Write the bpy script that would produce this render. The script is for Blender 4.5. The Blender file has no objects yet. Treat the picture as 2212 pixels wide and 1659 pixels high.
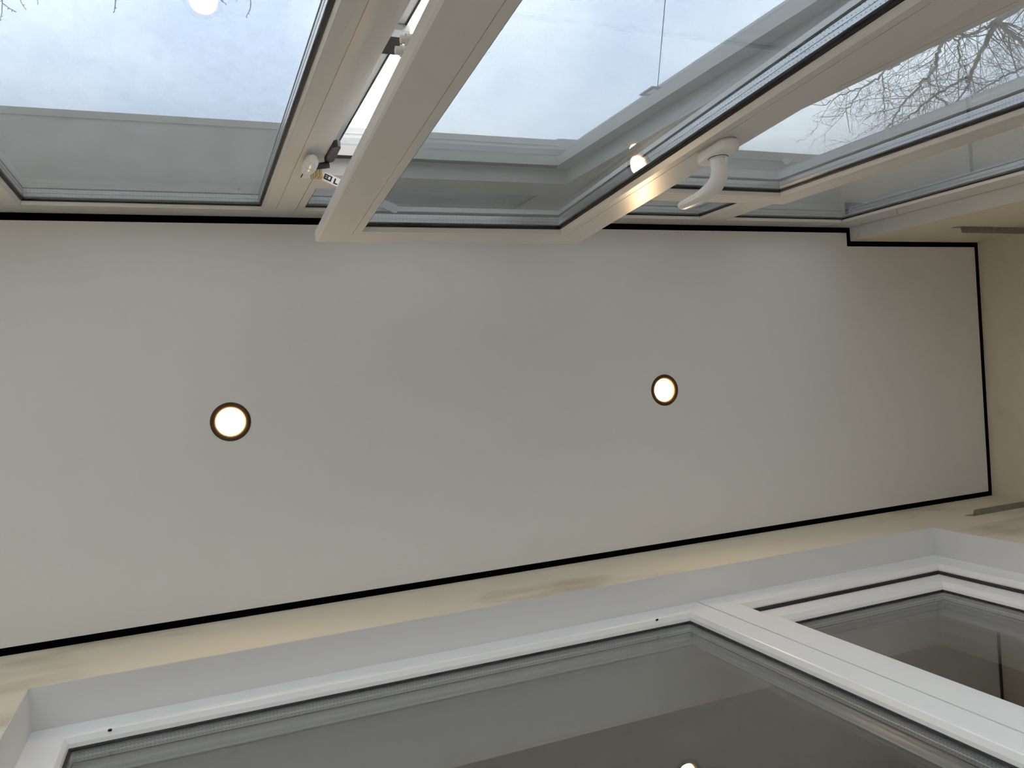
import bpy, bmesh, math, random
from mathutils import Vector, Matrix

# ------------------------------------------------------------------ camera
CZ = 0.9                       # camera height above the balcony floor
R = ((0.9247254589518533, 0.062148240758985306, -0.3755268588754303),
     (-0.06028365843131906, 0.9980411597309896, 0.01672495168773959),
     (0.3758306880663422, 0.0071721442668400415, 0.9266605928031014))
FPX = 1705.55
sc = bpy.context.scene
C = sc.collection
cd = bpy.data.cameras.new('camera')
cam = bpy.data.objects.new('camera', cd)
C.objects.link(cam)
sc.camera = cam
cd.sensor_width = 36.0
cd.lens = 36.0 * FPX / 2212.0
cd.clip_start = 0.02
cd.clip_end = 500
cam.matrix_world = Matrix(((R[0][0], -R[1][0], -R[2][0], 0),
                           (R[0][1], -R[1][1], -R[2][1], 0),
                           (R[0][2], -R[1][2], -R[2][2], CZ),
                           (0, 0, 0, 1)))

# ------------------------------------------------------------------ sky and exposure
w = bpy.data.worlds.new('sky')
sc.world = w
w.use_nodes = True
nt = w.node_tree
nt.nodes.clear()
out = nt.nodes.new('ShaderNodeOutputWorld')
bg = nt.nodes.new('ShaderNodeBackground')
tc = nt.nodes.new('ShaderNodeTexCoord')
n1 = nt.nodes.new('ShaderNodeTexNoise')
n1.inputs['Scale'].default_value = 2.6
n1.inputs['Detail'].default_value = 5
n1.inputs['Roughness'].default_value = 0.5
rp = nt.nodes.new('ShaderNodeValToRGB')
rp.color_ramp.elements[0].position = 0.42
rp.color_ramp.elements[0].color = (0.62, 0.70, 0.84, 1)
rp.color_ramp.elements[1].position = 0.62
rp.color_ramp.elements[1].color = (0.96, 1.0, 1.03, 1)
nt.links.new(tc.outputs['Generated'], n1.inputs['Vector'])
nt.links.new(n1.outputs['Fac'], rp.inputs['Fac'])
nt.links.new(rp.outputs['Color'], bg.inputs['Color'])
bg.inputs['Strength'].default_value = 3.75
nt.links.new(bg.outputs[0], out.inputs[0])

vs = sc.view_settings
vs.view_transform = 'Standard'
vs.look = 'None'
vs.exposure = 0.0
vs.gamma = 1.0
vs.use_curve_mapping = False
cy = sc.cycles
cy.max_bounces = 8
cy.diffuse_bounces = 4
cy.glossy_bounces = 4
cy.use_adaptive_sampling = True
cy.adaptive_threshold = 0.1
cy.adaptive_min_samples = 12
cy.transparent_max_bounces = 40
cy.transmission_bounces = 8
cy.use_denoising = True
LAMP = 150.0                    # radiance of the downlights' lenses


# ------------------------------------------------------------------ materials
def mat(name, col, rough=0.5, metal=0.0, spec=0.5, noise=None, bump=None):
    m = bpy.data.materials.new(name)
    m.use_nodes = True
    t = m.node_tree
    b = t.nodes['Principled BSDF']
    b.inputs['Base Color'].default_value = (*col, 1)
    b.inputs['Roughness'].default_value = rough
    b.inputs['Metallic'].default_value = metal
    b.inputs['Specular IOR Level'].default_value = spec
    if noise or bump:
        g = t.nodes.new('ShaderNodeNewGeometry')
    if noise:
        sc_, col2, lo, hi, stretch = noise
        mp = t.nodes.new('ShaderNodeMapping')
        mp.inputs['Scale'].default_value = stretch
        n = t.nodes.new('ShaderNodeTexNoise')
        n.inputs['Scale'].default_value = sc_
        n.inputs['Detail'].default_value = 6
        r = t.nodes.new('ShaderNodeValToRGB')
        r.color_ramp.elements[0].position = lo
        r.color_ramp.elements[0].color = (*col, 1)
        r.color_ramp.elements[1].position = hi
        r.color_ramp.elements[1].color = (*col2, 1)
        t.links.new(g.outputs['Position'], mp.inputs['Vector'])
        t.links.new(mp.outputs['Vector'], n.inputs['Vector'])
        t.links.new(n.outputs['Fac'], r.inputs['Fac'])
        t.links.new(r.outputs['Color'], b.inputs['Base Color'])
    if bump:
        n2 = t.nodes.new('ShaderNodeTexNoise')
        n2.inputs['Scale'].default_value = bump[0]
        n2.inputs['Detail'].default_value = 4
        bp = t.nodes.new('ShaderNodeBump')
        bp.inputs['Strength'].default_value = bump[1]
        bp.inputs['Distance'].default_value = 0.002
        t.links.new(g.outputs['Position'], n2.inputs['Vector'])
        t.links.new(n2.outputs['Fac'], bp.inputs['Height'])
        t.links.new(bp.outputs['Normal'], b.inputs['Normal'])
    return m


def glass_mat(name, tint, dirt):
    """clear pane: Schlick reflection over straight transmission, a little dust"""
    m = bpy.data.materials.new(name)
    m.use_nodes = True
    t = m.node_tree
    t.nodes.clear()
    o = t.nodes.new('ShaderNodeOutputMaterial')
    lw = t.nodes.new('ShaderNodeLayerWeight')
    lw.inputs['Blend'].default_value = 0.5
    pw = t.nodes.new('ShaderNodeMath'); pw.operation = 'POWER'; pw.inputs[1].default_value = 5.0
    ma = t.nodes.new('ShaderNodeMath'); ma.operation = 'MULTIPLY_ADD'
    ma.inputs[1].default_value = 0.96; ma.inputs[2].default_value = 0.04
    tr = t.nodes.new('ShaderNodeBsdfTransparent'); tr.inputs[0].default_value = (*tint, 1)
    gl = t.nodes.new('ShaderNodeBsdfGlossy'); gl.inputs['Roughness'].default_value = 0.0
    mx = t.nodes.new('ShaderNodeMixShader')
    t.links.new(lw.outputs['Facing'], pw.inputs[0])
    t.links.new(pw.outputs[0], ma.inputs[0])
    t.links.new(ma.outputs[0], mx.inputs[0])
    t.links.new(tr.outputs[0], mx.inputs[1])
    t.links.new(gl.outputs[0], mx.inputs[2])
    df = t.nodes.new('ShaderNodeBsdfDiffuse'); df.inputs[0].default_value = (0.7, 0.7, 0.68, 1)
    tl = t.nodes.new('ShaderNodeBsdfTranslucent'); tl.inputs[0].default_value = (0.85, 0.85, 0.83, 1)
    dm = t.nodes.new('ShaderNodeMixShader'); dm.inputs[0].default_value = 0.5
    t.links.new(df.outputs[0], dm.inputs[1]); t.links.new(tl.outputs[0], dm.inputs[2])
    g = t.nodes.new('ShaderNodeNewGeometry')
    n = t.nodes.new('ShaderNodeTexNoise'); n.inputs['Scale'].default_value = 60; n.inputs['Detail'].default_value = 8
    n.inputs['Roughness'].default_value = 0.7
    mr = t.nodes.new('ShaderNodeMapRange')
    mr.inputs['From Min'].default_value = 0.45; mr.inputs['From Max'].default_value = 0.8
    mr.inputs['To Min'].default_value = dirt * 0.4; mr.inputs['To Max'].default_value = dirt * 3
    t.links.new(g.outputs['Position'], n.inputs['Vector'])
    t.links.new(n.outputs['Fac'], mr.inputs['Value'])
    m2 = t.nodes.new('ShaderNodeMixShader')
    t.links.new(mr.outputs[0], m2.inputs[0])
    t.links.new(mx.outputs[0], m2.inputs[1])
    t.links.new(dm.outputs[0], m2.inputs[2])
    t.links.new(m2.outputs[0], o.inputs[0])
    return m


def net_mat():
    m = bpy.data.materials.new('insect net')
    m.use_nodes = True
    t = m.node_tree
    t.nodes.clear()
    o = t.nodes.new('ShaderNodeOutputMaterial')
    g = t.nodes.new('ShaderNodeNewGeometry')
    sx = t.nodes.new('ShaderNodeSeparateXYZ')
    t.links.new(g.outputs['Position'], sx.inputs[0])
    fs = []
    for ax in ('X', 'Z'):
        a = t.nodes.new('ShaderNodeMath'); a.operation = 'MULTIPLY'; a.inputs[1].default_value = 1 / 0.0016
        f = t.nodes.new('ShaderNodeMath'); f.operation = 'FRACT'
        l = t.nodes.new('ShaderNodeMath'); l.operation = 'LESS_THAN'; l.inputs[1].default_value = 0.17
        t.links.new(sx.outputs[ax], a.inputs[0]); t.links.new(a.outputs[0], f.inputs[0]); t.links.new(f.outputs[0], l.inputs[0])
        fs.append(l)
    mxm = t.nodes.new('ShaderNodeMath'); mxm.operation = 'MAXIMUM'
    t.links.new(fs[0].outputs[0], mxm.inputs[0]); t.links.new(fs[1].outputs[0], mxm.inputs[1])
    tr = t.nodes.new('ShaderNodeBsdfTransparent')
    df = t.nodes.new('ShaderNodeBsdfDiffuse'); df.inputs[0].default_value = (0.5, 0.5, 0.5, 1)
    tl = t.nodes.new('ShaderNodeBsdfTranslucent'); tl.inputs[0].default_value = (0.8, 0.8, 0.8, 1)
    ad = t.nodes.new('ShaderNodeMixShader'); ad.inputs[0].default_value = 0.5
    mx = t.nodes.new('ShaderNodeMixShader')
    t.links.new(df.outputs[0], ad.inputs[1]); t.links.new(tl.outputs[0], ad.inputs[2])
    t.links.new(mxm.outputs[0], mx.inputs[0]); t.links.new(tr.outputs[0], mx.inputs[1]); t.links.new(ad.outputs[0], mx.inputs[2])
    t.links.new(mx.outputs[0], o.inputs[0])
    return m


def spacer_mat():
    """aluminium spacer bar with two rows of desiccant holes"""
    m = mat('perforated aluminium spacer', (0.72, 0.74, 0.75), 0.28, 0.85)
    t = m.node_tree
    b = t.nodes['Principled BSDF']
    g = t.nodes.new('ShaderNodeNewGeometry')
    s = t.nodes.new('ShaderNodeSeparateXYZ')
    t.links.new(g.outputs['Position'], s.inputs[0])
    a = t.nodes.new('ShaderNodeMath'); a.operation = 'ADD'
    t.links.new(s.outputs['X'], a.inputs[0]); t.links.new(s.outputs['Z'], a.inputs[1])
    k = t.nodes.new('ShaderNodeMath'); k.operation = 'MULTIPLY'; k.inputs[1].default_value = 1 / 0.006
    f = t.nodes.new('ShaderNodeMath'); f.operation = 'FRACT'
    l = t.nodes.new('ShaderNodeMath'); l.operation = 'LESS_THAN'; l.inputs[1].default_value = 0.25
    t.links.new(a.outputs[0], k.inputs[0]); t.links.new(k.outputs[0], f.inputs[0]); t.links.new(f.outputs[0], l.inputs[0])
    k2 = t.nodes.new('ShaderNodeMath'); k2.operation = 'MULTIPLY'; k2.inputs[1].default_value = 1 / 0.005
    f2 = t.nodes.new('ShaderNodeMath'); f2.operation = 'FRACT'
    l2 = t.nodes.new('ShaderNodeMath'); l2.operation = 'LESS_THAN'; l2.inputs[1].default_value = 0.25
    t.links.new(s.outputs['Y'], k2.inputs[0]); t.links.new(k2.outputs[0], f2.inputs[0]); t.links.new(f2.outputs[0], l2.inputs[0])
    mu = t.nodes.new('ShaderNodeMath'); mu.operation = 'MULTIPLY'
    t.links.new(l.outputs[0], mu.inputs[0]); t.links.new(l2.outputs[0], mu.inputs[1])
    mc = t.nodes.new('ShaderNodeMix'); mc.data_type = 'RGBA'
    mc.inputs['A'].default_value = (0.72, 0.74, 0.75, 1); mc.inputs['B'].default_value = (0.2, 0.2, 0.2, 1)
    t.links.new(mu.outputs[0], mc.inputs['Factor'])
    t.links.new(mc.outputs['Result'], b.inputs['Base Color'])
    return m


def emit_mat(name, col, s):
    m = bpy.data.materials.new(name)
    m.use_nodes = True
    t = m.node_tree
    t.nodes.clear()
    o = t.nodes.new('ShaderNodeOutputMaterial')
    e = t.nodes.new('ShaderNodeEmission')
    e.inputs[0].default_value = (*col, 1)
    e.inputs[1].default_value = s
    t.links.new(e.outputs[0], o.inputs[0])
    return m


M = dict(
    film=mat('white stretch ceiling film', (0.80, 0.79, 0.775), 0.55, spec=0.25),
    black=mat('black ceiling profile', (0.003, 0.003, 0.003), 0.9, spec=0.0),
    plaster=mat('beige plaster', (0.79, 0.71, 0.565), 0.9, spec=0.1,
                noise=(3.2, (0.58, 0.50, 0.37), 0.55, 0.72, (1, 1, 2.2)), bump=(90, 0.12)),
    reveal=mat('grey white reveal paint', (0.74, 0.735, 0.725), 0.8, spec=0.2, bump=(120, 0.06)),
    pvc=mat('white window plastic', (0.71, 0.695, 0.665), 0.28, spec=0.45),
    pvc_in=mat('bright white plastic', (0.93, 0.93, 0.92), 0.3, spec=0.45),
    gasket=mat('black rubber gasket', (0.022, 0.022, 0.025), 0.6),
    seal=mat('dark butyl seal', (0.03, 0.03, 0.035), 0.6),
    spacer=spacer_mat(),
    glass=glass_mat('window glass', (0.80, 0.82, 0.833), 0.010),
    clear=glass_mat('clear lower glass', (0.985, 0.99, 0.99), 0.003),
    dusty=glass_mat('dusty window glass', (0.80, 0.82, 0.833), 0.022),
    net=net_mat(),
    alu=mat('dusty grey aluminium', (0.56, 0.565, 0.56), 0.4),
    bronze=mat('dark bronze ring', (0.085, 0.055, 0.029), 0.55, 0.0, spec=0.2),
    lens=emit_mat('warm lit lens', (1.0, 0.68, 0.37), LAMP),
    zinc=mat('galvanised steel', (0.36, 0.345, 0.32), 0.5, 0.6,
             noise=(60, (0.26, 0.25, 0.23), 0.4, 0.65, (6, 1, 1))),
    floor=mat('warm wood floor', (0.58, 0.45, 0.33), 0.45),  # unseen wood-toned floor, colour chosen for its warm bounce light
    slab=mat('grey concrete soffit', (0.62, 0.61, 0.585), 0.9, spec=0.1,
             noise=(14, (0.50, 0.49, 0.47), 0.4, 0.7, (1, 1, 1)), bump=(70, 0.3)),
    outer=mat('grey rendered outer wall', (0.52, 0.51, 0.49), 0.9, spec=0.1, bump=(60, 0.3)),
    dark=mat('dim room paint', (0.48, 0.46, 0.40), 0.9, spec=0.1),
    bark=mat('pale grey bark', (0.42, 0.395, 0.355), 0.9, spec=0.1,
             noise=(5, (0.26, 0.235, 0.205), 0.4, 0.65, (1, 1, 1))),
    twig=mat('brown twig bark', (0.30, 0.265, 0.23), 0.9, spec=0.1),
    ground=mat('pale paved ground', (0.68, 0.63, 0.56), 0.9, noise=(0.4, (0.6, 0.56, 0.49), 0.4, 0.6, (1, 1, 1))),
    plastic_dark=mat('dark grey plastic', (0.035, 0.036, 0.04), 0.45),
    brass=mat('yellowish zinc plating', (0.62, 0.47, 0.24), 0.4, 0.5),
    steel=mat('bright steel', (0.62, 0.61, 0.60), 0.35, 0.7),
    print=mat('black print', (0.01, 0.01, 0.01), 0.7),
    white=mat('white plastic', (0.86, 0.86, 0.85), 0.3),
    thread=mat('dark thread', (0.05, 0.05, 0.06), 0.8),
    chip=mat('pale plaster patch', (0.85, 0.87, 0.9), 0.9),
)


# ------------------------------------------------------------------ mesh helpers (scene coordinates: z up from the camera, shifted by CZ)
class MB:
    def __init__(s):
        s.v = []
        s.f = []

    def quadset(s, vs_, fs):
        k = len(s.v)
        s.v += [tuple(p) for p in vs_]
        s.f += [tuple(i + k for i in f) for f in fs]
        return s

    def box(s, x0, x1, y0, y1, z0, z1):
        return s.quadset([(x0, y0, z0), (x1, y0, z0), (x1, y1, z0), (x0, y1, z0),
                          (x0, y0, z1), (x1, y0, z1), (x1, y1, z1), (x0, y1, z1)],
                         [(0, 3, 2, 1), (4, 5, 6, 7), (0, 1, 5, 4), (1, 2, 6, 5), (2, 3, 7, 6), (3, 0, 4, 7)])

    def prism(s, poly, axis, a, b):
        """closed polygon in the other two axes, extruded along axis from a to b"""
        def P(p, q):
            return {0: (q, p[0], p[1]), 1: (p[0], q, p[1]), 2: (p[0], p[1], q)}[axis]
        n = len(poly)
        return s.quadset([P(p, a) for p in poly] + [P(p, b) for p in poly],
                         [tuple(range(n)), tuple(range(2 * n - 1, n - 1, -1))] +
                         [(i, (i + 1) % n, n + (i + 1) % n, n + i) for i in range(n)])

    def ring(s, rect, yf, sgn, prof, gap=0.0002):
        """four mitred bars round rect (x0,x1,z0,z1); prof = closed list of (inset, depth)"""
        x0, x1, z0, z1 = rect
        n = len(prof)
        for side in range(4):
            a, b = [], []
            for d, t in prof:
                y = yf + sgn * t
                if side == 0: a.append((x0 + d + gap, y, z0 + d)); b.append((x1 - d - gap, y, z0 + d))
                if side == 1: a.append((x1 - d, y, z0 + d + gap)); b.append((x1 - d, y, z1 - d - gap))
                if side == 2: a.append((x1 - d - gap, y, z1 - d)); b.append((x0 + d + gap, y, z1 - d))
                if side == 3: a.append((x0 + d, y, z1 - d - gap)); b.append((x0 + d, y, z0 + d + gap))
            s.quadset(a + b, [tuple(range(n)), tuple(range(2 * n - 1, n - 1, -1))] +
                      [(i, (i + 1) % n, n + (i + 1) % n, n + i) for i in range(n)])
        return s

    def tube(s, pts, rads, n=8, cap=True):
        pts = [Vector(p) for p in pts]
        k0 = len(s.v)
        up = Vector((0.13, 0.31, 0.94)).normalized()
        prev = None
        for i, p in enumerate(pts):
            d = (pts[min(i + 1, len(pts) - 1)] - pts[max(i - 1, 0)]).normalized()
            if prev is None:
                u = d.cross(up)
                if u.length < 1e-3:
                    u = d.cross(Vector((1, 0, 0)))
                u.normalize()
            else:
                u = prev - d * prev.dot(d)
                u.normalize()
            prev = u
            q = d.cross(u)
            r = rads[i]
            ra, rb = r if isinstance(r, tuple) else (r, r)
            for j in range(n):
                a = 2 * math.pi * j / n
                s.v.append(tuple(p + u * (ra * math.cos(a)) + q * (rb * math.sin(a))))
        for i in range(len(pts) - 1):
            for j in range(n):
                s.f.append((k0 + i * n + j, k0 + i * n + (j + 1) % n, k0 + (i + 1) * n + (j + 1) % n, k0 + (i + 1) * n + j))
        if cap:
            s.f.append(tuple(k0 + j for j in reversed(range(n))))
            e = k0 + (len(pts) - 1) * n
            s.f.append(tuple(e + j for j in range(n)))
        return s

    def lathe(s, cx, cy_, prof, n=64, cap=None):
        k0 = len(s.v)
        for r, z in prof:
            for j in range(n):
                a = 2 * math.pi * j / n
                s.v.append((cx + r * math.cos(a), cy_ + r * math.sin(a), z))
        for i in range(len(prof) - 1):
            for j in range(n):
                s.f.append((k0 + i * n + j, k0 + i * n + (j + 1) % n, k0 + (i + 1) * n + (j + 1) % n, k0 + (i + 1) * n + j))
        if cap is not None:
            e = k0 + (cap if cap >= 0 else len(prof) + cap) * n
            s.f.append(tuple(e + j for j in range(n)))
        return s


def tag(o, label=None, cat=None, group=None, kind=None):
    for k, v in (('label', label), ('category', cat), ('group', group), ('kind', kind)):
        if v:
            o[k] = v
    return o


WLOC = {}


def empty(name, loc):
    o = bpy.data.objects.new(name, None)
    C.objects.link(o)
    o.empty_display_size = 0.05
    o.location = (loc[0], loc[1], loc[2] + CZ)
    WLOC[o.name] = Vector(o.location)
    return o


def build(name, mb, m, parent=None, origin=None, smooth=False, bevel=None, weighted=True):
    me = bpy.data.meshes.new(name)
    xs = [p[0] for p in mb.v]; ys = [p[1] for p in mb.v]; zs = [p[2] for p in mb.v]
    if origin is None:
        origin = ((min(xs) + max(xs)) / 2, (min(ys) + max(ys)) / 2, min(zs))
    me.from_pydata([(p[0] - origin[0], p[1] - origin[1], p[2] - origin[2]) for p in mb.v], [], mb.f)
    b = bmesh.new()
    b.from_mesh(me)
    bmesh.ops.recalc_face_normals(b, faces=b.faces)
    b.to_mesh(me)
    b.free()
    me.materials.append(M[m] if isinstance(m, str) else m)
    if smooth:
        for p in me.polygons:
            p.use_smooth = True
        if smooth is not True:
            me.set_sharp_from_angle(angle=math.radians(smooth))
    o = bpy.data.objects.new(name, me)
    C.objects.link(o)
    wl = Vector((origin[0], origin[1], origin[2] + CZ))
    WLOC[o.name] = wl
    if parent is not None:
        o.parent = parent
        o.location = wl - WLOC[parent.name]
    else:
        o.location = wl
    if bevel:
        bv = o.modifiers.new('bevel', 'BEVEL')
        bv.width = bevel
        bv.segments = 2
        bv.limit_method = 'ANGLE'
        bv.angle_limit = math.radians(40)
    return o


def struct(name, mb, m, **k):
    return tag(build(name, mb, m, **k), kind='structure')


def at(px, py, dist):
    """point seen at photo pixel (px, py), dist metres from the camera"""
    d = Vector(((px - 1106) / FPX, (py - 829.5) / FPX, 1.0)).normalized() * dist
    return Vector(tuple(sum(R[k][j] * d[k] for k in range(3)) for j in range(3)))


# ------------------------------------------------------------------ main dimensions (metres, z measured from the camera)
H = 1.70            # ceiling
FL = -CZ            # floor
YW = -0.3645        # inner face of the outer window frame, where the ceiling ends
YP = -0.3265        # pier face
YI = 0.450          # inner wall face
XE = 2.2535         # end wall
XS = 1.745          # step between window and pier
XL = -1.25          # left end of the balcony
G = 0.0145          # width of the black profile
ZL = 1.481          # underside of the lintel
OX0, OX1 = -0.273, 1.738   # inner opening
YF = 0.521          # face of the inner window and door frame
LAMPS = [(0.0695, 0.0525), (1.102, 0.0535)]
RL = 0.0395

# ------------------------------------------------------------------ ceiling film with holes for the lamps
bm = bmesh.new()


def loop(pts):
    vs_ = [bm.verts.new(p) for p in pts]
    return [bm.edges.new((vs_[i], vs_[(i + 1) % len(vs_)])) for i in range(len(vs_))]


poly = [(XL + G, YW + G), (XS - G, YW + G), (XS - G, YP + G), (XE - G, YP + G), (XE - G, YI - G), (XL + G, YI - G)]
edges = loop([(x, y, 0) for x, y in poly])
for lx, ly in LAMPS:
    edges += loop([(lx + 0.034 * math.cos(2 * math.pi * j / 48), ly + 0.034 * math.sin(2 * math.pi * j / 48), 0) for j in range(48)])
bmesh.ops.triangle_fill(bm, use_beauty=True, use_dissolve=False, edges=edges)
for f in bm.faces:
    if f.normal.z > 0:
        f.normal_flip()
bmesh.ops.solidify(bm, geom=bm.faces[:], thickness=-0.0015)
me = bpy.data.meshes.new('ceiling')
bm.to_mesh(me)
bm.free()
me.materials.append(M['film'])
ceil = bpy.data.objects.new('ceiling', me)
C.objects.link(ceil)
ceil.location = (0, 0, H + CZ)
tag(ceil, kind='structure')

# black profile round the ceiling, slightly recessed
for i, (x0, x1, y0, y1) in enumerate([
        (XL, XS, YW, YW + G), (XS - G, XS, YW + G, YP), (XS - G, XE, YP, YP + G),
        (XE - G, XE, YP + G, YI - G), (XL, XE, YI - G, YI), (XL, XL + G, YW + G, YI - G)]):
    struct('trim_%d' % (i + 1), MB().box(x0, x1, y0, y1, H - 0.0015, H + 0.02), 'black')

# floor, walls
struct('wall_left', MB().box(XL - 0.2, XL, YW - 0.2, YI + 0.4, FL, 1.73), 'plaster')
struct('floor', MB().box(XL - 0.2, XE + 0.2, YW - 0.08, YF + 0.1, FL - 0.1, FL), 'floor')
struct('wall_end', MB().box(XE, XE + 0.2, YW - 0.2, YI + 0.4, FL, 1.73), 'plaster')
wo = struct('wall_outer', MB().box(XS, XE, YP - 0.24, YP, FL, 1.73), 'plaster')
build('reveal', MB().box(XS - 0.0015, XS, YW + 0.0005, YP - 0.0005, FL + 0.01, H - 0.001), 'reveal', wo)
struct('wall_kerb', MB().box(XL, XS, YW - 0.08, YW, FL, FL + 0.06), 'plaster')  # unseen, kept low so daylight enters beneath the sashes
mb = MB()
mb.box(XL, OX0, YI, YI + 0.30, FL, 1.73)
mb.box(OX1, XE, YI, YI + 0.30, FL, 1.73)
mb.box(OX0, OX1, YI, YI + 0.30, ZL, 1.73)
wi = struct('wall_inner', mb, 'plaster')
rb = 0.0015
for bx in ((OX0, OX1, ZL - rb, ZL), (OX0, OX0 + rb, FL, ZL - rb), (OX1 - rb, OX1, FL, ZL - rb)):
    build('reveal', MB().box(bx[0], bx[1], YI + 0.0006, YI + 0.29, bx[2], bx[3]), 'reveal', wi)

# slab over the balcony, its edge sticks out in front of the windows
sl = struct('ceiling_slab', MB().box(XL - 0.2, XE + 0.2, -0.572, 3.6, 1.732, 1.90), 'slab')
build('edge_strip', MB().box(XL - 0.2, 0.86, -0.572, -0.558, 1.7285, 1.732), 'slab', sl)
build('edge_strip', MB().box(0.86, XE, -0.5755, -0.552, 1.7285, 1.732), 'slab', sl)
pm = MB()
rnd = random.Random(3)
pts = [(1.560 + (0.011 + 0.004 * rnd.random()) * math.cos(a * math.pi / 7), -0.553 + (0.009 + 0.004 * rnd.random()) * math.sin(a * math.pi / 7)) for a in range(14)]
pm.prism(pts, 2, 1.7268, 1.7285)
build('plaster_patch', pm, 'chip', sl)
struct('wall_exterior', MB().box(XS - 0.0, XS + 0.14, -0.556, YP - 0.2401, FL - 3, 1.7285), 'outer')

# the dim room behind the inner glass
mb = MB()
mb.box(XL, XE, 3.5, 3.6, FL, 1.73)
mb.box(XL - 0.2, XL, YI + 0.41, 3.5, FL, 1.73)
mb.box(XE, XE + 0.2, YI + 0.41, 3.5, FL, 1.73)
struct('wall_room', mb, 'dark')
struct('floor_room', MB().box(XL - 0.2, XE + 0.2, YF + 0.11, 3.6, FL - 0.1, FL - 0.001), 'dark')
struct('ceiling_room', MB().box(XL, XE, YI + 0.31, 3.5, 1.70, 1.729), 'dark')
struct('ground', MB().box(-150, 150, -150, 20, -9.2, -9.0), 'ground')

# ------------------------------------------------------------------ glazing pieces
def glaze(parent, rect, y, sgn, panes, gm='glass', sp=0.012, gask=True):
    """rect = visible edge of the glass at the bead; y = face of the first pane; spacer bars between the panes"""
    x0, x1, z0, z1 = rect
    e = 0.006
    t = 0.004
    gapw = {2: 0.016, 3: 0.011}[panes]
    pitch = t + gapw
    for i in range(panes):
        a = y + sgn * i * pitch
        b = a + sgn * t
        build('glass_pane', MB().box(x0 - e, x1 + e, min(a, b), max(a, b), z0 - e, z1 + e), gm, parent)
    for i in range(panes - 1):
        a = y + sgn * (i * pitch + t + 0.0003)
        build('spacer_bar', MB().ring((x0 - e, x1 + e, z0 - e, z1 + e), a, sgn,
                                      [(0, 0), (0.0105, 0), (0.0105, gapw / 2 - 0.0012), (0.0112, gapw / 2 - 0.0012), (0.0112, gapw / 2 + 0.0006), (0.0105, gapw / 2 + 0.0006), (0.0105, gapw - 0.0006), (0, gapw - 0.0006)]), 'spacer', parent)
    if gask:
        build('gasket', MB().ring((x0 - 0.001, x1 + 0.001, z0 - 0.001, z1 + 0.001), y, sgn,
                                  [(0, -0.003), (0.003, -0.0028), (0.0052, -0.0004), (0, -0.0004)]), 'gasket', parent)
    for i in range(1, panes):
        a = y + sgn * (i * pitch)
        build('seal', MB().ring((x0 - e, x1 + e, z0 - e, z1 + e), a, sgn,
                                [(-0.002, -0.0016), (0.0112, -0.0016), (0.0112, -0.0002), (-0.002, -0.0002)]), 'seal', parent)


# ------------------------------------------------------------------ outer window: frame, fixed panes, transom lights, two sashes
DEP = 0.045
W1 = empty('window_1', (0.25, YW - DEP / 2, 0.26))
tag(W1, kind='structure')
ZB0, ZB1 = 0.262, 0.335        # bottom bar
ZT = 1.635                     # underside of the top bar face
TR0, TR1 = 1.355, 1.447        # transom


def bar(name, x0, x1, z0, z1, grooves=()):
    """straight profile bar, face towards the room at YW, with thin joint grooves (x positions) on the face"""
    mb = MB()
    if grooves:
        ps = [(x0, YW)]
        for gx in grooves:
            ps += [(gx - 0.0006, YW), (gx - 0.0006, YW - 0.0015), (gx + 0.0006, YW - 0.0015), (gx + 0.0006, YW)]
        ps += [(x1, YW), (x1, YW - DEP), (x0, YW - DEP)]
        mb.prism(ps, 2, z0, z1)
    else:
        mb.box(x0, x1, YW - DEP, YW, z0, z1)
    return build(name, mb, 'pvc', W1)


bar('top_rail', XL + 0.001, XS - 0.002, ZT, 1.722)
bar('bottom_rail', XL + 0.001, XS - 0.002, ZB0, ZB1)
bar('jamb', 1.655, XS - 0.002, ZB1, ZT)
bar('jamb', XL + 0.001, XL + 0.07, ZB1, ZT)
bar('mullion', -0.345, -0.265, ZB1, ZT, (-0.305,))
bar('mullion', 0.154, 0.2150, ZB1, ZT, (0.177,))
bar('mullion_cover', 0.2160, 0.2285, TR0, ZT)
bar('mullion', 0.686, 0.762, ZB1, ZT)
bar('mullion', 1.194, 1.268, ZB1, ZT)
build('rebate_ledge', MB().box(0.2150, 0.2410, YW - DEP, YW - 0.028, ZB1, TR0), 'pvc', W1)
build('rebate_ledge', MB().box(0.660, 0.686, YW - DEP, YW - 0.028, ZB1, TR0), 'pvc', W1)
build('rebate_ledge', MB().box(0.2410, 0.660, YW - DEP, YW - 0.028, TR0 - 0.024, TR0), 'pvc', W1)
build('rebate_gasket', MB().box(0.2412, 0.660, YW - 0.028, YW - 0.025, TR0 - 0.022, TR0 - 0.014), 'gasket', W1)
build('rebate_gasket', MB().box(0.2392, 0.2408, YW - 0.028, YW - 0.0262, ZB1, TR0 - 0.022), 'gasket', W1)
bar('transom', 0.2285, 0.686, TR0, TR1)
bar('transom', 0.762, 1.194, TR0, TR1)


def fixed(rect, panes, gm='glass'):
    bd = build('bead', MB().ring(rect, YW, -1, [(0.0, 0.0006), (0.0018, 0.0002), (0.0042, 0.0068), (0.0, 0.0068)]), 'pvc', W1)
    x0, x1, z0, z1 = rect
    glaze(bd, (x0 + 0.004, x1 - 0.004, z0 + 0.004, z1 - 0.004), YW - 0.0095, -1, panes, gm)


fixed((-0.265, 0.154, ZB1, ZT), 2, 'dusty')
fixed((XL + 0.07, -0.345, ZB1, ZT), 2)  # unseen pane beyond the left mullion, added for daylight
fixed((1.268, 1.655, ZB1, ZT), 2)
fixed((0.2285, 0.686, TR1, ZT), 2)
fixed((0.762, 1.194, TR1, ZT), 2)
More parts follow.
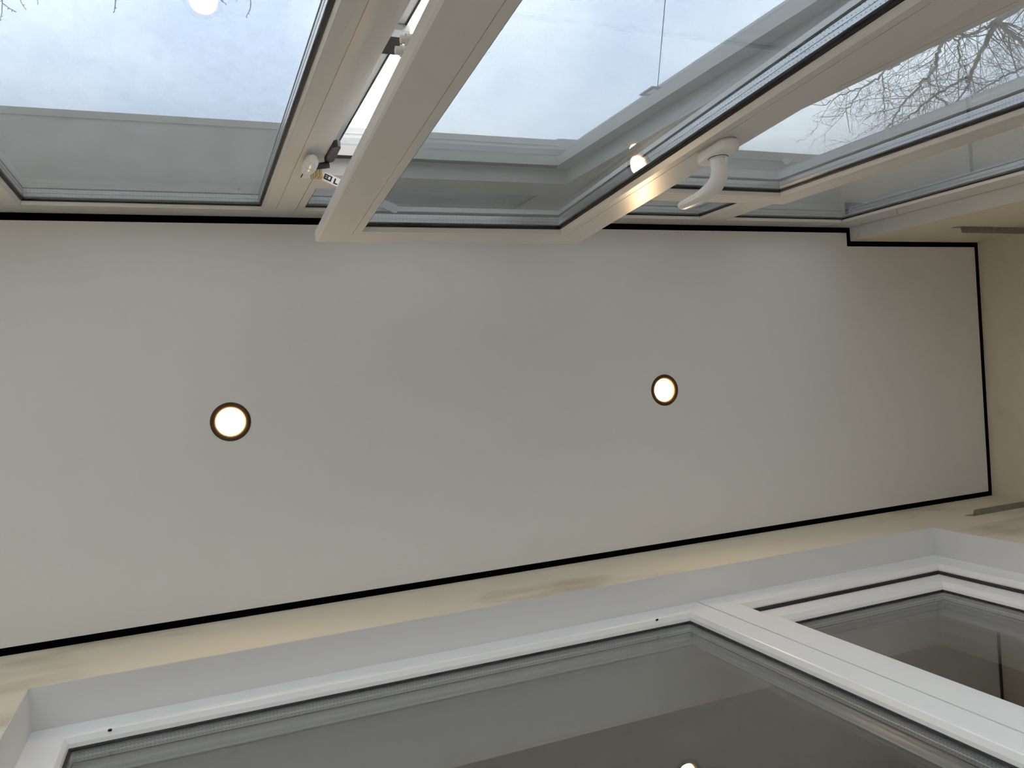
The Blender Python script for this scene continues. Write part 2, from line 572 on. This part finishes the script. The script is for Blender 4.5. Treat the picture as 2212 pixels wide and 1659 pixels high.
# unseen glazing below the sashes, added to bring more light to the ceiling
bar('bottom_rail', XL + 0.001, XS - 0.002, FL + 0.061, FL + 0.13)
for xa, xb in ((XL + 0.07, -0.345), (-0.265, 0.154), (0.2285, 0.686), (0.762, 1.194), (1.268, 1.655)):
    bd = build('bead', MB().ring((xa, xb, FL + 0.13, ZB0), YW, -1, [(0.0, 0.0006), (0.0018, 0.0002), (0.0042, 0.0068), (0.0, 0.0068)]), 'pvc', W1)
    build('glass_pane', MB().box(xa - 0.002, xb + 0.002, YW - 0.0135, YW - 0.0095, FL + 0.128, ZB0 + 0.002), 'clear', bd)
for xa, xb in ((XL + 0.001, XL + 0.07), (-0.345, -0.265), (0.154, 0.2285), (0.686, 0.762), (1.194, 1.268), (1.655, XS - 0.002)):
    bar('post', xa, xb, FL + 0.13, ZB0)

SY = -0.3445       # room face of a closed sash
SZ0, SZ1 = 0.315, 1.381


def sash(x0, x1, label):
    prof = [(0.0, 0.0025), (0.0025, 0.0), (0.0525, 0.0), (0.0525, 0.0013), (0.0537, 0.0013), (0.0537, 0.0),
            (0.0665, 0.0), (0.0705, 0.0075), (0.0705, 0.0100), (0.060, 0.0100), (0.060, 0.0355), (0.0700, 0.0355), (0.0665, 0.0450),
            (0.021, 0.0450), (0.021, 0.0185), (0.0, 0.0185)]
    s = build('sash', MB().ring((x0, x1, SZ0, SZ1), SY, -1, prof), 'pvc', W1, origin=((x0 + x1) / 2, SY - 0.02, SZ0))
    s['label'] = label
    d = 0.0705
    glaze(s, (x0 + d, x1 - d, SZ0 + d, SZ1 - d), SY - 0.0105, -1, 2)
    build('gasket_strip', MB().ring((x0 + 0.004, x1 - 0.004, SZ0 + 0.004, SZ1 - 0.004), SY - 0.0186, -1,
                                    [(0, 0), (0.006, 0), (0.003, 0.0035)]), 'gasket', s)
    return s


sB = sash(0.212, 0.714, 'sash tilted into the room')
sC = sash(0.733, 1.231, 'closed sash')

# tilt-and-turn handle on the tilted sash, turned up
hx, hz, hy = 0.677, 0.884, SY
mb = MB()
pl = []
for i in range(28):
    a = 2 * math.pi * i / 28
    cx_ = 0.0155 * math.cos(a)
    sz_ = 0.0155 * math.sin(a) + (0.020 if math.sin(a) >= 0 else -0.020)
    pl.append((hx + cx_, hz + sz_))
mb.prism(pl, 1, hy + 0.0002, hy + 0.0165)
build('handle_base', mb, 'white', sB, smooth=35, bevel=0.004)
mb = MB()
mb.tube([(hx, hy + 0.0155, hz), (hx, hy + 0.0185, hz)], [0.0130, 0.0130], 20)
mb.tube([(hx, hy + 0.018, hz), (hx, hy + 0.032, hz), (hx, hy + 0.043, hz + 0.004), (hx, hy + 0.050, hz + 0.013),
         (hx, hy + 0.053, hz + 0.028), (hx, hy + 0.055, hz + 0.050), (hx, hy + 0.0545, hz + 0.070), (hx, hy + 0.0535, hz + 0.087), (hx, hy + 0.0535, hz + 0.094), (hx, hy + 0.0535, hz + 0.097)],
        [0.0110, 0.0112, (0.0116, 0.0112), (0.0118, 0.0104), (0.0118, 0.0092), (0.0115, 0.0080), (0.011, 0.0072), (0.0102, 0.0064), (0.0075, 0.0048), (0.003, 0.002)], 20)
build('handle_lever', mb, 'white', sB, smooth=50)
build('handle_collar', MB().tube([(hx, hy + 0.0163, hz), (hx, hy + 0.0172, hz)], [0.0134, 0.0134], 24), 'print', sB)

# lock cams on the edge of the tilted sash
for z in (0.778, 0.756):
    mb = MB()
    mb.tube([(0.212 + 0.021, SY - 0.033, z), (0.212 + 0.004, SY - 0.033, z)], [0.006, 0.006], 14)
    mb.tube([(0.212 + 0.004, SY - 0.033, z), (0.212 - 0.001, SY - 0.033, z)], [0.0042, 0.0042], 14)
    build('lock_cam', mb, 'white', sB, smooth=40)

sB.rotation_euler = (-math.asin((0.254 - 0.3445) / -1.06), 0, 0)

# hinge of the tilting sash at the top of the left mullion
mb = MB()
pl = []
for i in range(24):
    a = 2 * math.pi * i / 24
    pl.append((0.1965 + 0.0085 * math.cos(a), 1.318 + 0.0085 * math.sin(a) + (0.022 if math.sin(a) >= 0 else -0.022)))
mb.prism(pl, 1, YW, YW + 0.010)
hp = build('hinge_plate', mb, 'white', W1, smooth=35, bevel=0.002)
build('slot', MB().box(0.1885, 0.1900, YW + 0.0095, YW + 0.0104, 1.318, 1.340), 'print', hp)
mb = MB()
mb.tube([(0.1915, YW + 0.014, 1.2405), (0.1915, YW + 0.0145, 1.2410), (0.1915, YW + 0.0145, 1.254), (0.1910, YW + 0.014, 1.270), (0.1905, YW + 0.013, 1.284), (0.190, YW + 0.012, 1.293), (0.190, YW + 0.011, 1.297)],
        [0.0100, 0.0106, 0.0110, 0.0104, 0.0086, 0.0058, 0.002], 28)
build('hinge_cap', mb, 'white', W1, smooth=50)
build('hinge_seam', MB().tube([(0.1915, YW + 0.0142, 1.2385), (0.1915, YW + 0.0142, 1.2405)], [0.0104, 0.0104], 28), 'print', W1)
build('hinge_body', MB().tube([(0.1915, YW + 0.0135, 1.215), (0.1915, YW + 0.014, 1.225), (0.1915, YW + 0.014, 1.2385)], [0.006, 0.0102, 0.0108], 28), 'white', W1, smooth=50)
mb = MB().tube([(0.1985, YW + 0.014, 1.258), (0.222, YW + 0.010, 1.258)], [0.0052, 0.0052], 16)
build('hinge_pin', mb, 'plastic_dark', W1, smooth=40)
clamp = MB()
for k_ in range(3):
    clamp.box(0.1995 + 0.0062 * k_, 0.2052 + 0.0062 * k_, YW + 0.006, YW + 0.021, 1.290, 1.308)
build('hinge_clamp', clamp, 'brass', W1, bevel=0.001)
# dark lever blade in the gap
mb = MB()
mb.prism([(0.216, 1.185), (0.222, 1.176), (0.2285, 1.183), (0.2300, 1.256), (0.220, 1.268), (0.216, 1.262)], 1, YW - 0.006, YW + 0.006)
build('stay_lever', mb, 'plastic_dark', W1, bevel=0.002)
# flat stay arm running from the hinge to the sash head, with its printed marks
arm = build('stay_arm', MB().prism([(0.214, YW + 0.004), (0.214, YW + 0.020), (0.340, YW + 0.076), (0.340, YW + 0.060)], 2, 1.306, 1.3085), 'steel', W1)
ax, ay = 0.914, 0.406
def on_arm(u, v):
    """u along the arm, v across it"""
    return (0.218 + ax * u - ay * v, YW + 0.0135 + ay * u + ax * v)
def mark(name, pts_, m, z=1.3059):
    build(name, MB().prism([on_arm(*p) for p in pts_], 2, z - 0.0004, z), m, arm)
mark('printed_square', [(0.004, -0.0045), (0.017, -0.0045), (0.017, 0.0045), (0.004, 0.0045)], 'print')
mark('printed_mark', [(0.006, -0.002), (0.0095, -0.002), (0.0095, -0.001), (0.006, -0.001)], 'white', 1.3054)
mark('printed_mark', [(0.006, 0.001), (0.0095, 0.001), (0.0095, 0.002), (0.006, 0.002)], 'white', 1.3054)
mark('printed_mark', [(0.011, -0.0025), (0.0145, -0.0025), (0.0145, 0.0025), (0.011, 0.0025)], 'white', 1.3054)
mark('printed_hook', [(0.021, -0.004), (0.0235, -0.004), (0.0235, 0.003), (0.028, 0.003), (0.028, 0.005), (0.021, 0.005)], 'print')
# striker plate on the mullion, below
build('striker_plate', MB().box(0.2160, 0.2440, YW - 0.0278, YW - 0.020, 0.850, 0.897), 'print', W1)
build('striker_end', MB().box(0.2160, 0.2450, YW - 0.0278, YW - 0.018, 0.833, 0.848), 'steel', W1, bevel=0.002)

# ------------------------------------------------------------------ insect screen outside the tilted sash
SCR = empty('insect_screen', (0.46, YW - DEP - 0.012, 0.34))
tag(SCR, 'white framed fine mesh insect screen outside the tilted window sash', 'insect screen')
sr = (0.196, 0.722, 0.34, 1.402)
ys = YW - DEP - 0.001
build('screen_frame', MB().ring(sr, ys, -1, [(0, 0), (0.006, 0), (0.006, 0.014), (0.016, 0.014), (0.019, 0.018), (0.019, 0.032), (0.0, 0.032)]), 'alu', SCR)
build('mesh_net', MB().quadset([(sr[0] + 0.018, ys - 0.0280, sr[2] + 0.018), (sr[1] - 0.018, ys - 0.0280, sr[2] + 0.018),
                               (sr[1] - 0.018, ys - 0.0280, sr[3] - 0.018), (sr[0] + 0.018, ys - 0.0280, sr[3] - 0.018)], [(0, 1, 2, 3)]), 'net', SCR)
# pull tab on the right bar
tz = 1.02
tb = MB()
tb.box(0.672, 0.703, ys - 0.018, ys - 0.016, tz, tz + 0.006)
tb.box(0.672, 0.703, ys - 0.018, ys - 0.016, tz + 0.030, tz + 0.036)
tb.box(0.672, 0.678, ys - 0.018, ys - 0.016, tz + 0.006, tz + 0.030)
tb.box(0.697, 0.712, ys - 0.018, ys - 0.016, tz, tz + 0.036)
build('pull_tab', tb, 'alu', SCR)
build('tab_clip', MB().box(0.708, 0.718, ys - 0.013, ys - 0.004, tz + 0.005, tz + 0.022), 'plastic_dark', SCR, bevel=0.002)
p0 = at(1420, 195, 1); p1 = at(1437, 0, 1)
k0 = (ys - 0.026) / p0.y; k1 = (ys - 0.026) / p1.y
e = p1 * k1 + (p1 * k1 - p0 * k0) * 1.2
build('loose_thread', MB().tube([p0 * k0, p1 * k1, e], [0.0005] * 3, 6), 'thread', SCR)

# ------------------------------------------------------------------ inner fixed window (window_2) and balcony door beside it (door_1)
W2 = empty('window_2', ((OX0 + 1.010) / 2, YF + 0.03, FL))
tag(W2, kind='structure')
ro = rb
r2 = (OX0 + ro, 1.0090, FL + 0.002, ZL - ro)
fr = build('frame', MB().ring(r2, YF, 1, [(0, 0.0), (0.051, 0.0), (0.0535, 0.0012), (0.0580, 0.0100), (0.0590, 0.0165),
                                         (0.049, 0.0165), (0.049, 0.055), (0.058, 0.055), (0.056, 0.068), (0, 0.068)]), 'pvc_in', W2)
d = 0.059
glaze(fr, (r2[0] + d, r2[1] - d, r2[2] + d, r2[3] - d), YF + 0.0195, 1, 2, 'clear')
for hx_ in (-0.150 * 1.0236, 0.850 * 1.0236):
    mb = MB()
    zz = 1.4215
    mb.tube([(hx_, YF + 0.0018, zz - 0.0), (hx_, YF + 0.0004, zz + 0.0014)], [0.0030, 0.0030], 16)
    build('drain_hole', mb, 'print', W2)

D1 = empty('door_1', ((1.010 + OX1) / 2, YF + 0.03, FL))
tag(D1, kind='structure')
r3 = (1.0112, OX1 - ro, FL + 0.002, ZL - ro)
df = build('frame', MB().ring(r3, YF, 1, [(0, -0.001), (0.062, -0.001), (0.0645, 0.0), (0.068, 0.012), (0.068, 0.019),
                                         (0.050, 0.019), (0.050, 0.068), (0, 0.068)]), 'pvc_in', D1)
build('gasket', MB().ring(r3, YF + 0.0190, 1, [(0.066, -0.004), (0.0720, -0.004), (0.0760, 0.002), (0.066, 0.002)]), 'gasket', df)
r4 = (r3[0] + 0.056, r3[1] - 0.056, r3[2] + 0.056, r3[3] - 0.056)
ds = build('sash', MB().ring(r4, YF + 0.0215, 1, [(0, 0), (0.063, 0.0), (0.0655, 0.001), (0.073, 0.0100), (0.075, 0.0165), (0.066, 0.0165), (0.066, 0.05), (0.0, 0.05)]), 'pvc_in', D1)
d = 0.075
glaze(ds, (r4[0] + d, r4[1] - d, r4[2] + d, r4[3] - d), YF + 0.0405, 1, 2, 'clear')

# ------------------------------------------------------------------ downlights
LBL = ['lit round bronze ceiling downlight, the larger one left of the open sash',
       'lit round bronze ceiling downlight, the smaller one farther along towards the end wall']
for (lx, ly), lb in zip(LAMPS, LBL):
    t = empty('downlight', (lx, ly, H - 0.003))
    tag(t, lb, 'downlight', 'recessed downlights in the ceiling')
    ring = MB().lathe(lx, ly, [(0.0300, H + 0.0140), (0.0335, H - 0.0003), (RL - 0.0002, H - 0.0003), (RL, H - 0.0014), (RL - 0.0006, H - 0.0028), (RL - 0.0022, H - 0.0034),
                               (0.0355, H - 0.0033), (0.0325, H - 0.0027), (0.0298, H - 0.0017), (0.0282, H - 0.0004), (0.0275, H + 0.0012), (0.0274, H + 0.0140)], 72)
    build('trim_ring', ring, 'bronze', t, smooth=50)
    lip = MB().lathe(lx, ly, [(0.0273, H + 0.0030), (0.0266, H + 0.0016), (0.0258, H + 0.0024), (0.0256, H + 0.0110)], 72)
    build('retaining_ring', lip, 'brass', t, smooth=50)
    ln = MB().lathe(lx, ly, [(0.0255, H + 0.0060), (0.0225, H + 0.0050), (0.016, H + 0.0040), (0.008, H + 0.0033), (0.001, H + 0.0032)], 48, cap=-1)
    build('lens', ln, 'lens', t, smooth=True)

# ------------------------------------------------------------------ galvanised angle rails near the end wall
for nm, x0, yw, sg, z0, lb in (('angle_rail', 1.925, YI, -1, 1.517, 'short galvanised steel angle rail fixed to the wall above the glazed door'),
                               ('angle_rail', 1.890, YP, 1, 1.478, 'short galvanised steel angle rail fixed to the beige pier beside the window')):
    L = 0.017
    pr = [(yw, z0), (yw + sg * L, z0), (yw + sg * L, z0 + 0.0012), (yw + sg * 0.0012, z0 + 0.0012), (yw + sg * 0.0012, z0 + L), (yw, z0 + L)]
    n = len(pr)
    mb = MB()
    skew = 0.006
    xa = [x0 + 0.016 if (abs(p[0] - yw) > 0.005) else x0 + (0.010 if p[1] < z0 + 0.005 else 0.0) for p in pr]
    mb.quadset([(xa[i], p[0], p[1]) for i, p in enumerate(pr)] + [(XE - 0.0005, p[0], p[1]) for p in pr],
               [tuple(range(n)), tuple(range(2 * n - 1, n - 1, -1))] + [(i, (i + 1) % n, n + (i + 1) % n, n + i) for i in range(n)])
    tag(build(nm, mb, 'zinc'), lb, 'rail', 'shelf rails at the end wall')

# ------------------------------------------------------------------ bare trees outside
def grow(mb_b, mb_t, p, d, length, r, depth, rr, droop=0.0):
    """one wandering branch with side shoots"""
    n = max(3, int(length / 0.16))
    pts_ = [p.copy()]
    rad = [r]
    dd = d.normalized()
    for i in range(n):
        dd = (dd + Vector((rr.gauss(0, 0.16), rr.gauss(0, 0.16), rr.gauss(0, 0.16) - droop))).normalized()
        p = p + dd * (length / n)
        pts_.append(p.copy())
        rad.append(r * (1 - 0.7 * (i + 1) / n))
        if depth > 0 and i >= 0 and rr.random() < (0.62 if depth > 1 else 0.7):
            s = Vector((rr.gauss(0, 1), rr.gauss(0, 1), rr.gauss(0, 1)))
            s = (s - dd * s.dot(dd)).normalized()
            nd = (dd * rr.uniform(0.5, 1.0) + s * rr.uniform(0.6, 1.0)).normalized()
            grow(mb_b, mb_t, p, nd, length * rr.uniform(0.3, 0.55), max(0.0036, rad[-1] * rr.uniform(0.35, 0.55)), depth - 1, rr, droop)
    (mb_b if r > 0.016 else mb_t).tube(pts_, rad, 7 if r > 0.03 else (5 if r > 0.016 else 3), cap=False)


def limb(mb_b, mb_t, pix, r0, r1, side, length, depth, rr, dens=1.0):
    """limb through given points, with side branches; pix = [(px, py, distance)]"""
    P = [at(*q) for q in pix]
    fine, rad = [], []
    for i in range(len(P) - 1):
        for k in range(8):
            u = k / 8
            j = Vector((rr.gauss(0, 0.012), rr.gauss(0, 0.012), rr.gauss(0, 0.012)))
            fine.append(P[i].lerp(P[i + 1], u) + (j if k else Vector()))
    fine.append(P[-1])
    nn = len(fine) - 1
    rad = [r0 + (r1 - r0) * i / nn for i in range(nn + 1)]
    mb_b.tube(fine, rad, 9, cap=False)
    for i in range(1, nn):
        if rr.random() < side * dens:
            dd = (fine[i + 1] - fine[i - 1]).normalized()
            s = Vector((rr.gauss(0, 1), rr.gauss(0, 1), rr.gauss(0, 1)))
            s = (s - dd * s.dot(dd)).normalized()
            grow(mb_b, mb_t, fine[i], (dd * 0.7 + s).normalized(), length * rr.uniform(0.5, 1.1), max(0.005, rad[i] * 0.28), depth, rr)
    grow(mb_b, mb_t, fine[-1], (fine[-1] - fine[-3]), length, r1, depth, rr)
    return P


rr = random.Random(11)
bb, tw = MB(), MB()
limb(bb, tw, [(2420, -150, 14.4), (2300, -40, 14.2), (2154, 44, 14), (2132, 88, 13.9), (2098, 160, 13.9), (2085, 195, 14)], 0.062, 0.016, 0.85, 1.15, 2, rr)
limb(bb, tw, [(2154, 44, 14), (2170, 62, 14), (2212, 95, 14.3), (2290, 130, 14.5)], 0.038, 0.022, 0.90, 1.26, 2, rr)
limb(bb, tw, [(2154, 44, 14), (2110, 68, 13.8), (2075, 82, 13.6), (2035, 88, 13.5)], 0.024, 0.010, 0.80, 1.03, 2, rr)
limb(bb, tw, [(2300, -40, 14.2), (2180, -30, 14.6), (2078, 60, 15), (2070, 105, 15), (2072, 150, 15.1)], 0.034, 0.011, 0.70, 1.03, 2, rr)
limb(bb, tw, [(2180, -30, 14.6), (2060, 50, 13.4), (2028, 105, 13.2), (2018, 150, 13.2), (1985, 190, 13.2), (1950, 225, 13.2), (1922, 268, 13.2)], 0.034, 0.010, 0.80, 1.03, 2, rr)
limb(bb, tw, [(2098, 160, 13.9), (2060, 183, 13.6), (2018, 207, 13.4), (1985, 235, 13.3), (1950, 262, 13.2)], 0.022, 0.009, 0.95, 1.03, 2, rr)
limb(bb, tw, [(2060, 50, 13.4), (1990, 110, 12.8), (1920, 150, 12.6), (1870, 185, 12.6), (1820, 205, 12.6), (1775, 228, 12.6)], 0.022, 0.006, 0.55, 0.55, 2, rr)
limb(bb, tw, [(1862, 190, 12.6), (1842, 222, 12.7), (1815, 255, 12.8)], 0.010, 0.005, 0.6, 0.45, 2, rr)
limb(bb, tw, [(1905, 160, 12.6), (1908, 215, 13.2), (1912, 250, 13.2)], 0.009, 0.005, 0.45, 0.36, 1, rr)
limb(bb, tw, [(2290, 130, 14.5), (2200, 150, 14.6), (2150, 175, 14.6), (2110, 200, 14.6)], 0.022, 0.009, 0.95, 1.03, 2, rr)
limb(bb, tw, [(2018, 207, 13.4), (2040, 220, 13.2), (2060, 235, 13.2)], 0.014, 0.008, 0.8, 0.7, 1, rr)
base = at(2420, -150, 14.4)
tk = MB()
foot = Vector((base.x + 2.2, base.y - 1.2, -9.0))
tk.tube([foot + (base - foot) * u + Vector((0.4 * math.sin(3 * u), 0, 0)) * (1 - u) * u for u in [i / 10 for i in range(11)]],
        [0.24 - 0.155 * i / 10 for i in range(11)], 14)
T1 = empty('bare_tree', foot)
tag(T1, 'large leafless tree with dense pale twigs outside the closed sash', 'tree')
build('trunk', tk, 'bark', T1, smooth=True)
tag(build('branches', bb, 'bark', T1, smooth=True), kind='stuff')
tag(build('twigs', tw, 'twig', T1), kind='stuff')

rr = random.Random(5)
bb, tw = MB(), MB()
D = 8.5
lp = [(900, -330, D), (700, -210, D), (480, -150, D), (240, -130, D), (20, -110, D), (-180, -90, D)]
P = [at(*q) for q in lp]
bb.tube(P, [0.06, 0.045, 0.035, 0.026, 0.02, 0.012], 8)
def twig(pix, r=0.006):
    Q = [at(*q) for q in pix]
    tw.tube(Q, [r * (1 - 0.5 * i / (len(Q) - 1)) for i in range(len(Q))], 5)
    for i in range(1, len(Q)):      # buds
        v = (Q[i] - Q[i - 1])
        for u in (0.4, 0.9):
            q = Q[i - 1] + v * u
            o_ = Vector((rr.gauss(0, 1), rr.gauss(0, 1), rr.gauss(0, 1))).normalized() * 0.02
            tw.tube([q, q + o_ * 0.5, q + o_], [r * 0.6, r * 0.8, 0.001], 4, cap=False)
twig([(10, -112, D), (2, -40, D), (5, 6, D), (20, 18, D), (36, 26, D)])
twig([(5, 6, D), (4, 28, D), (0, 46, D)], 0.004)
twig([(60, -112, D), (38, -40, D), (45, 4, D), (56, 21, D)], 0.005)
twig([(90, -116, D), (78, -40, D), (82, 11, D)], 0.004)
twig([(240, -130, D), (252, -40, D), (249, 8, D), (247, 26, D)], 0.007)
twig([(440, -145, D), (462, -50, D), (478, 2, D), (488, 8, D)], 0.006)
twig([(520, -160, D), (528, -60, D), (542, 8, D), (540, 22, D), (531, 37, D)], 0.006)
twig([(600, -180, D), (610, -50, D), (622, 3, D)], 0.004)
twig([(560, -170, D), (500, -60, D), (512, 4, D)], 0.004)
foot = Vector((P[0].x + 2.5, P[0].y - 2.2, -9.0))
tk = MB()
tk.tube([foot.lerp(P[0], i / 8) + Vector((0, 0.25 * math.sin(i * 0.7), 0)) * (1 if 0 < i < 8 else 0) for i in range(9)], [0.2 - 0.14 * i / 8 for i in range(9)], 12)
T2 = empty('bare_tree', foot)
tag(T2, 'leafless tree with only a few hanging twig tips showing above the left fixed pane', 'tree')
build('trunk', tk, 'bark', T2, smooth=True)
build('branch', bb, 'bark', T2, smooth=True)
tag(build('twigs', tw, 'twig', T2), kind='stuff')
